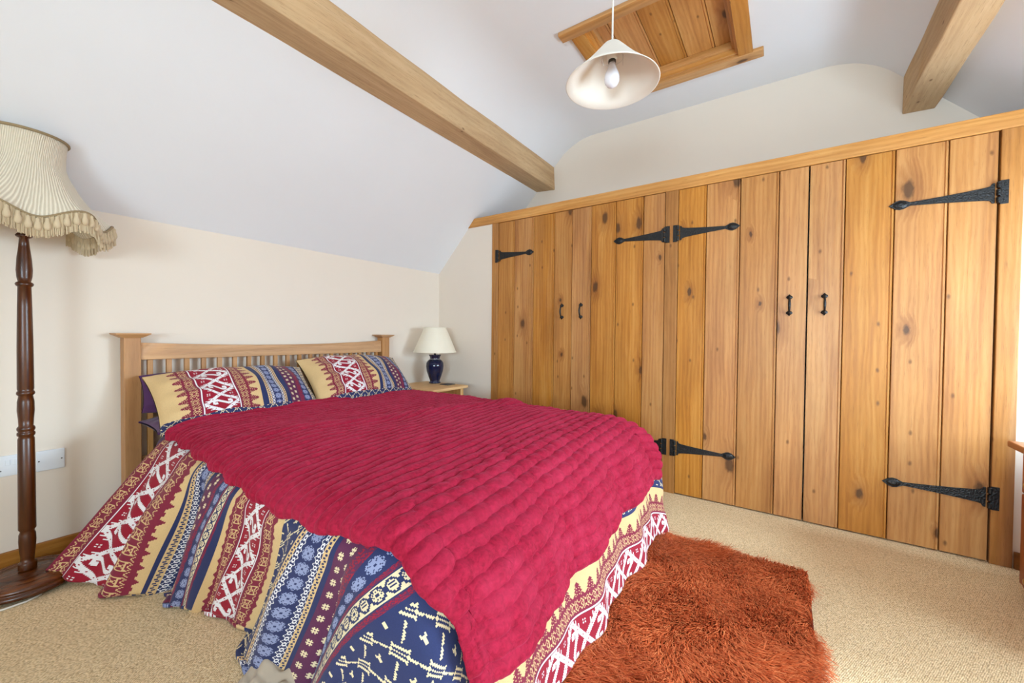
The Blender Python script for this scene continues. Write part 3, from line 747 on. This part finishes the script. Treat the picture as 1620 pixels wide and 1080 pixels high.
# the head edge of the duvet is pulled back a little on the left
x,y,z=drape(Xg,Yg)
bands,e=seq(-.02,[('hex',.10),('line',.009),('crim',.21),('line',.009),('hex',.137,1),('tan',.018),
 ('navy',.012),('chain',.020),('dia',.024),('flow',.052),('dia',.022),('chain',.016),('navy',.02),('cross',.055),('speck',.02),('navy',.006),('flow',.042),('speck',.008),('scroll',.034),('speck',.008),('navy',.026),
 ('tan',.020),('hex',.064),('line',.006),('crim',.118),('line',.006),('hex',.064,1),('tan',.026),
 ('latt',.092),('navy',.008),('chain',.018),('dia',.022),('flow',.050),('dia',.022),('chain',.018),('navy',.016),('cross',.078),('speck',.036),('navy',.006),('flow',.048),('navy',.006),('speck',.012),('scroll',.044),('speck',.012),('navy',.012)])
foot=-(YF-.655)+YH     # total cloth length from head
b2_,e2=seq(foot-.325,[('latt',.085),('navy',.012),('tan',.032),('mar',.088),('line',.010),('crim',.130)])
rest=foot-.325-e
b3_,e3=seq(e,[('latt',rest/max(1,round(rest/.105)))]*max(1,round(rest/.105)))
M['duvet']=fabric('banded_folk_cotton',bands+b3_+b2_)
uv=np.stack([Xg+3.0,YH-Yg],-1)
dv=grid('duvet',x,y,z,M['duvet'],uv=uv,base=(-1.4,-1.1,.54),solid=.012)
tag(dv,'navy, crimson and tan patterned duvet draped over the bed to the floor','duvet')

# blanket
def plush():
    t=NT('crimson_plush'); co=t.coord(); n=t.noise(co,85,3,.65,.6); n2=t.noise(co,10,4,.6); n3=t.noise(co,190,2)
    c=t.mix(t.maprange(n,.3,.7,0,1),lin(124,11,37),lin(164,25,56)); c=t.mix(t.maprange(n2,.4,.75,0,.35),c,lin(186,50,82))
    t.base(c,.8,.15); t.b.inputs['Sheen Weight'].default_value=.30; t.b.inputs['Sheen Roughness'].default_value=.4; t.b.inputs['Sheen Tint'].default_value=lin(232,100,140)
    t.bump(t.math('ADD',n,t.math('MULTIPLY',n3,.5)),.30,.005); return t.m
M['plush']=plush()
nb,na=680,400; NR=46
tv=np.linspace(0,1,nb); av=np.linspace(0,1,na)
A,T=np.meshgrid(av,tv,indexing='ij')
def lerpcurve(a,xs,ys): return np.interp(a,xs,ys)
Yhead=lerpcurve(A,[0,.1,.22,.45,.66,1],[-.535,-.455,-.44,-.445,-.36,-.285]); Yfoot=lerpcurve(A,[0,.5,1],[YF-.455,YF-.425,YF-.405])
Yc=Yhead+(Yfoot-Yhead)*T
Xl=lerpcurve(-Yc,[.4,.55,1.0,1.5,1.8,1.95,2.1,2.4],[XL-.055,XL-.065,XL-.085,XL-.115,XL-.105,XL-.08,XL-.07,XL-.01])
Xr_=lerpcurve(-Yc,[.2,1.0,1.9,2.1,2.4],[XR+.075,XR+.08,XR+.085,XR+.09,XR+.10])
Xc=Xl+(Xr_-Xl)*A
Xc=Xc+.006*np.sin(Yc*37)*(1-np.minimum(A,1-A)*8).clip(0,1)
def bl_surface(Xc,Yc): return drape(Xc,Yc,.020)
x0,y0,z0=bl_surface(Xc,Yc); e_=1e-3
xa,ya_,za=bl_surface(Xc+e_,Yc); xb,yb_,zb=bl_surface(Xc,Yc+e_)
ta=np.stack([xa-x0,ya_-y0,za-z0],-1); tb=np.stack([xb-x0,yb_-y0,zb-z0],-1); nn=np.cross(ta,tb); nn/= np.linalg.norm(nn,axis=-1,keepdims=True)+1e-12
nn=np.where(nn[...,2:3]<-.2,-nn,nn)
warp=.10*np.sin(5*Xc+1.3)+.05*np.sin(9*Xc+5*Yc)+.02*np.sin(23*Xc-6*Yc)
frac=np.mod(T*NR+warp,1.0)
prof=np.clip(1-np.abs(2*frac-1)**2.0,0,1)**.55
toppart=smooth01((Yc-YF+.15)/.4)
wr1=(np.sin(21*Yc+3.1*np.sin(3.7*Xc)+2.0*Xc)+np.sin(33*Yc-5*Xc+2*np.sin(5*Xc+1)))*.5
wr2_=np.clip(np.sin(13*Xc+7*Yc+2*np.sin(4*Yc))*np.sin(9*Yc-3*Xc),0,1)
row=np.floor(T*NR+warp)
puff=1-(1-toppart)*.20*np.cos(PI*Xc/.062+row*2.4+.8*np.sin(row*7.3))**2
h=(.022+.006*(1-toppart))*prof*puff*(1-.30*wr2_*toppart)+toppart*(.002*wr1+.006*wr2_)+.0012*np.sin(46*Xc+5*np.floor(T*NR+warp)*1.7)
# a rumpled ridge near the right edge and a loose fold at the head
h+= .028*np.exp(-((Xc-XR+.06)/.10)**2-((Yc+1.33)/.06)**2)+.018*np.exp(-((Yc-Yhead+.03)/.03)**2)
h+= .012*np.exp(-((Yc+1.12+.25*(Xc+1.4))/.05)**2)
fz=RNG.normal(0,1,h.shape); fz=(fz+np.roll(fz,1,0)+np.roll(fz,-1,0)+np.roll(fz,1,1)+np.roll(fz,-1,1)+np.roll(np.roll(fz,1,0),1,1)+np.roll(np.roll(fz,-1,0),-1,1))/2.65
h=h+.0006*fz
hm=np.minimum.reduce([A*(Xr_-Xl),(1-A)*(Xr_-Xl)])
h=h*np.clip(.35+hm/.02,0,1)
x=x0+nn[...,0]*h; y=y0+nn[...,1]*h; z=z0+nn[...,2]*h
bk=grid('throw_blanket',x,y,z,M['plush'],base=(-1.4,-1.2,.58),solid=.014)
tag(bk,'ribbed crimson plush throw spread over the middle of the bed','blanket')

# pillows
def pillow(name,mat,centre,size,tilt,thick,label,cat='pillow',roll=0.0,yaw=0.0,flange=.0,group=None,seed=0):
    W,H=size; n,m=90,70
    u=np.linspace(-1,1,n); v=np.linspace(-1,1,m); Ug,Vg=np.meshgrid(u,v,indexing='ij')
    e=np.clip((1-np.abs(Ug)**2.2),0,1)**.62*np.clip((1-np.abs(Vg)**2.2),0,1)**.62
    pin=1-.045*(1-np.abs(Vg)**2)*np.abs(Ug)**3; pinv=1-.11*np.abs(Ug)**3*np.abs(Vg)
    lx=Ug*W/2*pin; ly=Vg*H/2*pinv
    wr=.007*np.sin(9*Ug+4*Vg+seed)*e+.006*np.sin(5*Vg-11*Ug+seed*2)*e+.010*np.exp(-((Ug+.7)/.25)**2)*np.sin(13*Vg+5*Ug)*e
    tot=[]
    for sgn in(1,-1):
        tot.append((lx,ly,sgn*(thick/2*e+.004)+wr*(sgn>0)))
    # join front and back as one closed grid: stack along v
    LX_=np.concatenate([tot[0][0],tot[1][0][:,::-1]],1); LYy=np.concatenate([tot[0][1],tot[1][1][:,::-1]],1); LZ=np.concatenate([tot[0][2],tot[1][2][:,::-1]],1)
    Ut=np.concatenate([(Vg+1)/2*H,(Vg[:,::-1]+1)/2*H],1); Vt=np.concatenate([(Ug+1)/2*W,(Ug+1)/2*W],1)
    # sag: bottom half fuller
    LZ=LZ*(1.08-.12*(LYy/(H/2)))
    c,s=math.cos(tilt),math.sin(tilt)
    # local: x across, y up the pillow, z outward (towards the foot, -y and up)
    X=LX_; Y=LYy*c+LZ*(-s); Z=LYy*s+LZ*c
    cr,sr=math.cos(roll),math.sin(roll); X,Z=X*cr-Z*sr,X*sr+Z*cr
    cy,sy=math.cos(yaw),math.sin(yaw); X,Y=X*cy-Y*sy,X*sy+Y*cy
    o=grid(name,X+centre[0],Y+centre[1],Z+centre[2],mat,uv=np.stack([Ut,Vt],-1),closed=True,base=centre)
    return tag(o,label,cat,group)
pb,e=seq(0,[('tan',.070),('mar',.080),('line',.010),('crim',.135),('line',.010),('mar',.085,1),('tan',.015),('navy',.026),('chain',.015),('dia',.014),('flow',.034),('dia',.014),('chain',.015),('navy',.026),('cross',.058),('speck',.028),('flow',.040),('navy',.006),('scroll',.05)])
M['pillow']=fabric('banded_folk_cotton_pillow',pb,border=.055,cscale=.72)
pillow('pillow',M['purple'],(-1.875,-.145,.715),(.52,.20),math.radians(76),.08,'purple pillow tucked behind the left patterned pillow',group='plain purple pillows',seed=3)
pillow('pillow',M['purple'],(-1.83,-.275,.575),(.62,.31),math.radians(3),.10,'flat purple pillow lying under the left patterned pillow',group='plain purple pillows',seed=5)
pillow('pillow',M['pillow'],(-1.775,-.330,.682),(.735,.385),math.radians(43),.20,'patterned pillow leaning on the headboard nearest the standard lamp',group='patterned pillows',seed=1)
pillow('pillow',M['pillow'],(-1.040,-.292,.700),(.745,.42),math.radians(45),.22,'patterned pillow on the side of the bed nearest the table lamp',group='patterned pillows',seed=2,roll=-.02)

# crumpled pale bag half under the hanging duvet
gx,gy=np.meshgrid(np.linspace(0,1,30),np.linspace(0,1,30),indexing='ij')
bz=.058*np.sin(PI*gx)**.7*np.sin(PI*np.clip(gy,0,1))**.6*(1+.3*np.sin(9*gx+5*gy)+.28*np.sin(17*gy-6*gx)+.12*np.sin(31*gx+12*gy))+.004
cbg=grid('cloth_bag',-2.235+.17*gx+.012*np.sin(8*gy),-1.60+.21*gy+.015*np.sin(7*gx),bz,cloth('pale_crumpled_cloth',(168,152,134),.7,.1),base=(-2.15,-1.5,0),solid=.002)
tag(cbg,'crumpled pale cloth bag on the carpet under the duvet edge','bag')

# ------------------------------------------------------------------ bedside table, lamp, coaster
TX0,TX1,TY0,TY1=-.612,-.195,-.532,-.050; TZ=.597
tb=thing('bedside_table',((TX0+TX1)/2,(TY0+TY1)/2,0),'small pine bedside table in the corner beside the wardrobe','bedside table')
obj('tabletop',MB().box(TX0,TX1,TY0,TY1,TZ-.022,TZ,1.0),M['pine_x'],tb,bevel=.006,bseg=3)
ix0,ix1,iy0,iy1=TX0+.022,TX1-.035,TY0+.022,TY1-.015
for (xa_,ya2) in((ix0,iy0),(ix1-.034,iy0),(ix0,iy1-.034),(ix1-.034,iy1-.034)): obj('leg',MB().box(xa_,xa_+.034,ya2,ya2+.034,0,TZ-.022,2+xa_),M['pine_z'],tb,bevel=.003)
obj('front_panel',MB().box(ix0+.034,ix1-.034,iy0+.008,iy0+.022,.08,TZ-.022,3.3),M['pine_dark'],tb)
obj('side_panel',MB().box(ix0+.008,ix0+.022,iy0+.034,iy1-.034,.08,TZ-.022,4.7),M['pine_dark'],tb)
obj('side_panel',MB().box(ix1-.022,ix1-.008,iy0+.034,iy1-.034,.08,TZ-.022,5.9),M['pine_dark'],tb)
BX,BYl=-.226,-.19
BX,BYl=-.262,-.215
tl=thing('table_lamp',(BX,BYl,TZ),'navy glazed urn table lamp with cream cone shade','table lamp')
obj('urn_base',MB().lathe([(.046,.0),(.050,.003),(.047,.010),(.040,.016),(.042,.026),(.055,.06),(.069,.105),(.0745,.145),(.072,.172),(.060,.192),(.045,.202),(.040,.206),(.042,.222),(.050,.238),(.052,.242),(.046,.243),(.02,.24)],(BX,BYl,TZ),56),M['navy_glaze'],tl,smooth=True)
obj('neck_band',MB().lathe([(.0405,.2025),(.0425,.2035),(.0425,.2065),(.0405,.2075)],(BX,BYl,TZ),48,caps=False),M['steel'],tl,smooth=True)
obj('lamp_stem',MB().lathe([(.009,.238),(.009,.262),(.014,.264),(.014,.31),(.010,.315)],(BX,BYl,TZ),24),M['dark_metal'],tl,smooth=True)
s2=MB(); allp=[(.180,.262),(.1795,.266),(.094,.470),(.092,.472),(.090,.468),(.175,.265)]
v=[];f=[];seg=72
for r,z in allp:
    for k in range(seg):
        w=2*PI*k/seg; v.append((BX+r*math.cos(w),BYl+r*math.sin(w),TZ+z))
for i in range(len(allp)):
    i2=(i+1)%len(allp)
    for k in range(seg):
        k2=(k+1)%seg; f.append((i*seg+k,i*seg+k2,i2*seg+k2,i2*seg+k))
s2.add(v,f); obj('lamp_shade',s2,M['shade_cream'],tl,smooth=True)
for r_,z_ in((.180,.265),(.0935,.470)): obj('shade_trim',MB().lathe([(r_-.001,-.003),(r_+.0015,-.002),(r_+.0015,.004),(r_-.001,.005)],(BX,BYl,TZ+z_),64,caps=False),M['shade_cream'],tl,smooth=True)
cs=MB().box(-.315,-.225,-.415,-.325,TZ,TZ+.006); cso=obj('coaster',cs,M['coaster'],bevel=.002,at=(-.27,-.37,TZ)); tag(cso,'small dark square coaster on the pine bedside table','coaster')

# ------------------------------------------------------------------ chest at the right edge
CX1,CY=-.235,-3.466
ch=thing('small_cupboard',(-.53,-3.74,0),'low orange pine cupboard with brass knob at the right edge','cupboard')
obj('carcass',MB().box(-.83,CX1,-4.0,CY-.018,.02,.570,1.0),M['chest'],ch,bevel=.003)
obj('top_board',MB().box(-.87,CX1+.045,-4.02,CY+.02,.572,.598,2.0),M['chest_x'],ch,bevel=.006,bseg=3)
obj('plinth',MB().box(-.82,CX1-.012,-3.99,CY-.03,.0,.02,3.0),M['chest'],ch)
dr=obj('drawer',MB().box(-.80,CX1-.022,CY-.018,CY-.002,.408,.562,4.0),M['chest'],ch,bevel=.003)
def knob(x,z): return MB().lathe([(.006,0),(.006,.010),(.012,.014),(.014,.020),(.010,.026),(.002,.028)],(0,0,0),20)
def knob_at(x,y,z):
    k=knob(x,z); k.v=[(x+a,y+c,z+b) for a,b,c in k.v]; return k
for xx in(-.352,-.68): sub('knob',knob_at(xx,CY-.002,.455),M['brass'],dr,smooth=True)
dd=obj('cupboard_door',MB().box(-.80,CX1-.022,CY-.018,CY-.002,.045,.402,5.0),M['chest'],ch,bevel=.003)
sub('knob',knob_at(-.372,CY-.002,.095),M['brass'],dd,smooth=True)

# ------------------------------------------------------------------ shaggy rug
RX0,RX1,RY0,RY1=-2.02,-.615,-2.775,-2.02
def rug_mat():
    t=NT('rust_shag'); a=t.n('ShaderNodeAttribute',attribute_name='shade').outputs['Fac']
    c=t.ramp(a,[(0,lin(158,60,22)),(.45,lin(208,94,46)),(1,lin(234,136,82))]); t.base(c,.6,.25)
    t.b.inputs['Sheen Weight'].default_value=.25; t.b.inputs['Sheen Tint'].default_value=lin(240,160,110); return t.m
M['rug']=rug_mat()
def make_rug():
    N=70000
    px=RNG.uniform(RX0,RX1,N); py=RNG.uniform(RY0,RY1,N)
    # locks lean together, mostly towards the camera side, swirling
    fld=lambda x,y,s:np.sin(6.1*x+3.3*y+s)+np.sin(9.2*y-5.3*x+2*s)+.7*np.sin(17*x+13*y+s*3)+.6*np.sin(23*y-19*x+s)
    ang=math.radians(205)+.55*fld(px,py,.3)+RNG.normal(0,.35,N)
    lock=.35*fld(px*2.3,py*2.3,1.7)
    lean=np.clip(.66+.12*lock+RNG.normal(0,.12,N),.2,.95)
    L=RNG.uniform(.038,.062,N)*(1+.12*lock); w=RNG.uniform(.0016,.0030,N)
    K=4; ts=np.linspace(0,1,K)
    dirx,diry=np.cos(ang),np.sin(ang); sx,sy=-diry,dirx
    V=np.zeros((N,K,2,3)); curl=RNG.normal(0,.25,N)
    for i,t in enumerate(ts):
        a=lean*1.55*(t**.8)            # bends over with height
        hx=L*t*np.sin(a*.8+.15); hz=L*t*np.cos(np.minimum(a,1.45))
        cx=px+dirx*hx+sx*curl*L*t*t; cy=py+diry*hx+sy*curl*L*t*t; cz=.012+np.maximum(hz,.003)
        ww=w*(1-.75*t)
        for s,sg in((0,-1),(1,1)):
            V[:,i,s,0]=cx+sg*sx*ww; V[:,i,s,1]=cy+sg*sy*ww; V[:,i,s,2]=cz
    idx=np.arange(N)[:,None]*(K*2)+np.arange(K-1)[None,:]*2
    F=np.stack([idx,idx+1,idx+3,idx+2],-1).reshape(-1,4)
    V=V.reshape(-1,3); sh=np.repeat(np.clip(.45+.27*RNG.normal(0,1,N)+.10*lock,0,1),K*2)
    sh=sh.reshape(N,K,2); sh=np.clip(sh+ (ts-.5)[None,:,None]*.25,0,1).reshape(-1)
    b=np.array(((RX0+RX1)/2,(RY0+RY1)/2,0)); V=V-b
    me=bpy.data.meshes.new('pile'); me.vertices.add(len(V)); me.vertices.foreach_set('co',V.astype(np.float32).ravel())
    me.loops.add(F.size); me.loops.foreach_set('vertex_index',F.astype(np.int32).ravel()); me.polygons.add(len(F)); me.polygons.foreach_set('loop_start',np.arange(0,F.size,4,dtype=np.int32))
    me.update(calc_edges=True); at_=me.attributes.new('shade','FLOAT','POINT'); at_.data.foreach_set('value',sh.astype(np.float32))
    me.polygons.foreach_set('use_smooth',np.ones(len(F),dtype=bool))
    r=thing('shaggy_rug',tuple(b),'shaggy rust orange rug on the carpet at the foot of the bed','rug')
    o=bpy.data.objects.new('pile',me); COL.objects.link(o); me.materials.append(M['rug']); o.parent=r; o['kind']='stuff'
    bk=MB(); c=.05; pts=[]
    for (cx,cy,a0) in((RX1-c,RY1-c,0),(RX0+c,RY1-c,90),(RX0+c,RY0+c,180),(RX1-c,RY0+c,270)):
        for k in range(6): a=math.radians(a0+k*18); pts.append((cx+c*math.cos(a),cy+c*math.sin(a)))
    bk.prism(pts,'z',.001,.013); bo=obj('backing',bk,plain('rust_backing',(120,44,18),.9),r)
make_rug()

# ------------------------------------------------------------------ light
def area(name,loc,rot,sx,sy,power,col):
    l=bpy.data.lights.new(name,'AREA'); l.shape='RECTANGLE'; l.size=sx; l.size_y=sy; l.energy=power; l.color=col
    o=bpy.data.objects.new(name,l); COL.objects.link(o); o.location=loc; o.rotation_euler=rot; return o
# daylight: open sky outside the window of the right wall, light off the ground below it, and the back window
xc=(W1[0]+W1[1])/2
area('sky_light',(.35,YR-.95,1.95),(PI/2,0,0),1.7,1.2,700,(.64,.84,1.0))
area('ground_light',(xc,YR-.12,(W1[2]+W1[3])/2),(PI/2,0,0),W1[1]-W1[0]-.1,W1[3]-W1[2]-.1,34,(.66,.86,1.0))
bl_=area('back_daylight',(XB-.06,(W2[0]+W2[1])/2,(W2[2]+W2[3])/2),(PI/2-math.radians(8),0,-PI/2),W2[1]-W2[0]-.1,W2[3]-W2[2]-.1,62,(.66,.86,1.0))
bl_.data.spread=math.radians(160)
w=bpy.data.worlds.new('sky'); SC.world=w; w.use_nodes=True
w.node_tree.nodes['Background'].inputs[0].default_value=(.75,.86,1,1); w.node_tree.nodes['Background'].inputs[1].default_value=1.0

# ------------------------------------------------------------------ camera
from mathutils import Matrix
R=(0.56144269,-0.82746111,0.00949847); U=(0.00881787,0.01745989,0.99980868); F=(0.82746864,0.56125151,-0.01709917)
cam=bpy.data.cameras.new('camera'); co=bpy.data.objects.new('camera',cam); COL.objects.link(co)
cam.sensor_width=36; cam.sensor_fit='HORIZONTAL'; cam.lens=631.31/1620*36; cam.clip_start=.01
co.matrix_world=Matrix(((R[0],U[0],-F[0],-2.7104),(R[1],U[1],-F[1],-2.6687),(R[2],U[2],-F[2],1.0161),(0,0,0,1)))
SC.camera=co
vs=SC.view_settings; vs.view_transform='Standard'; vs.look='None'; vs.gamma=1; vs.use_curve_mapping=False; vs.exposure=0.50
SC.cycles.max_bounces=10; SC.cycles.diffuse_bounces=6
# build-time notes kept on objects are no longer needed
for o in bpy.data.objects:
    if 'base' in o: del o['base']
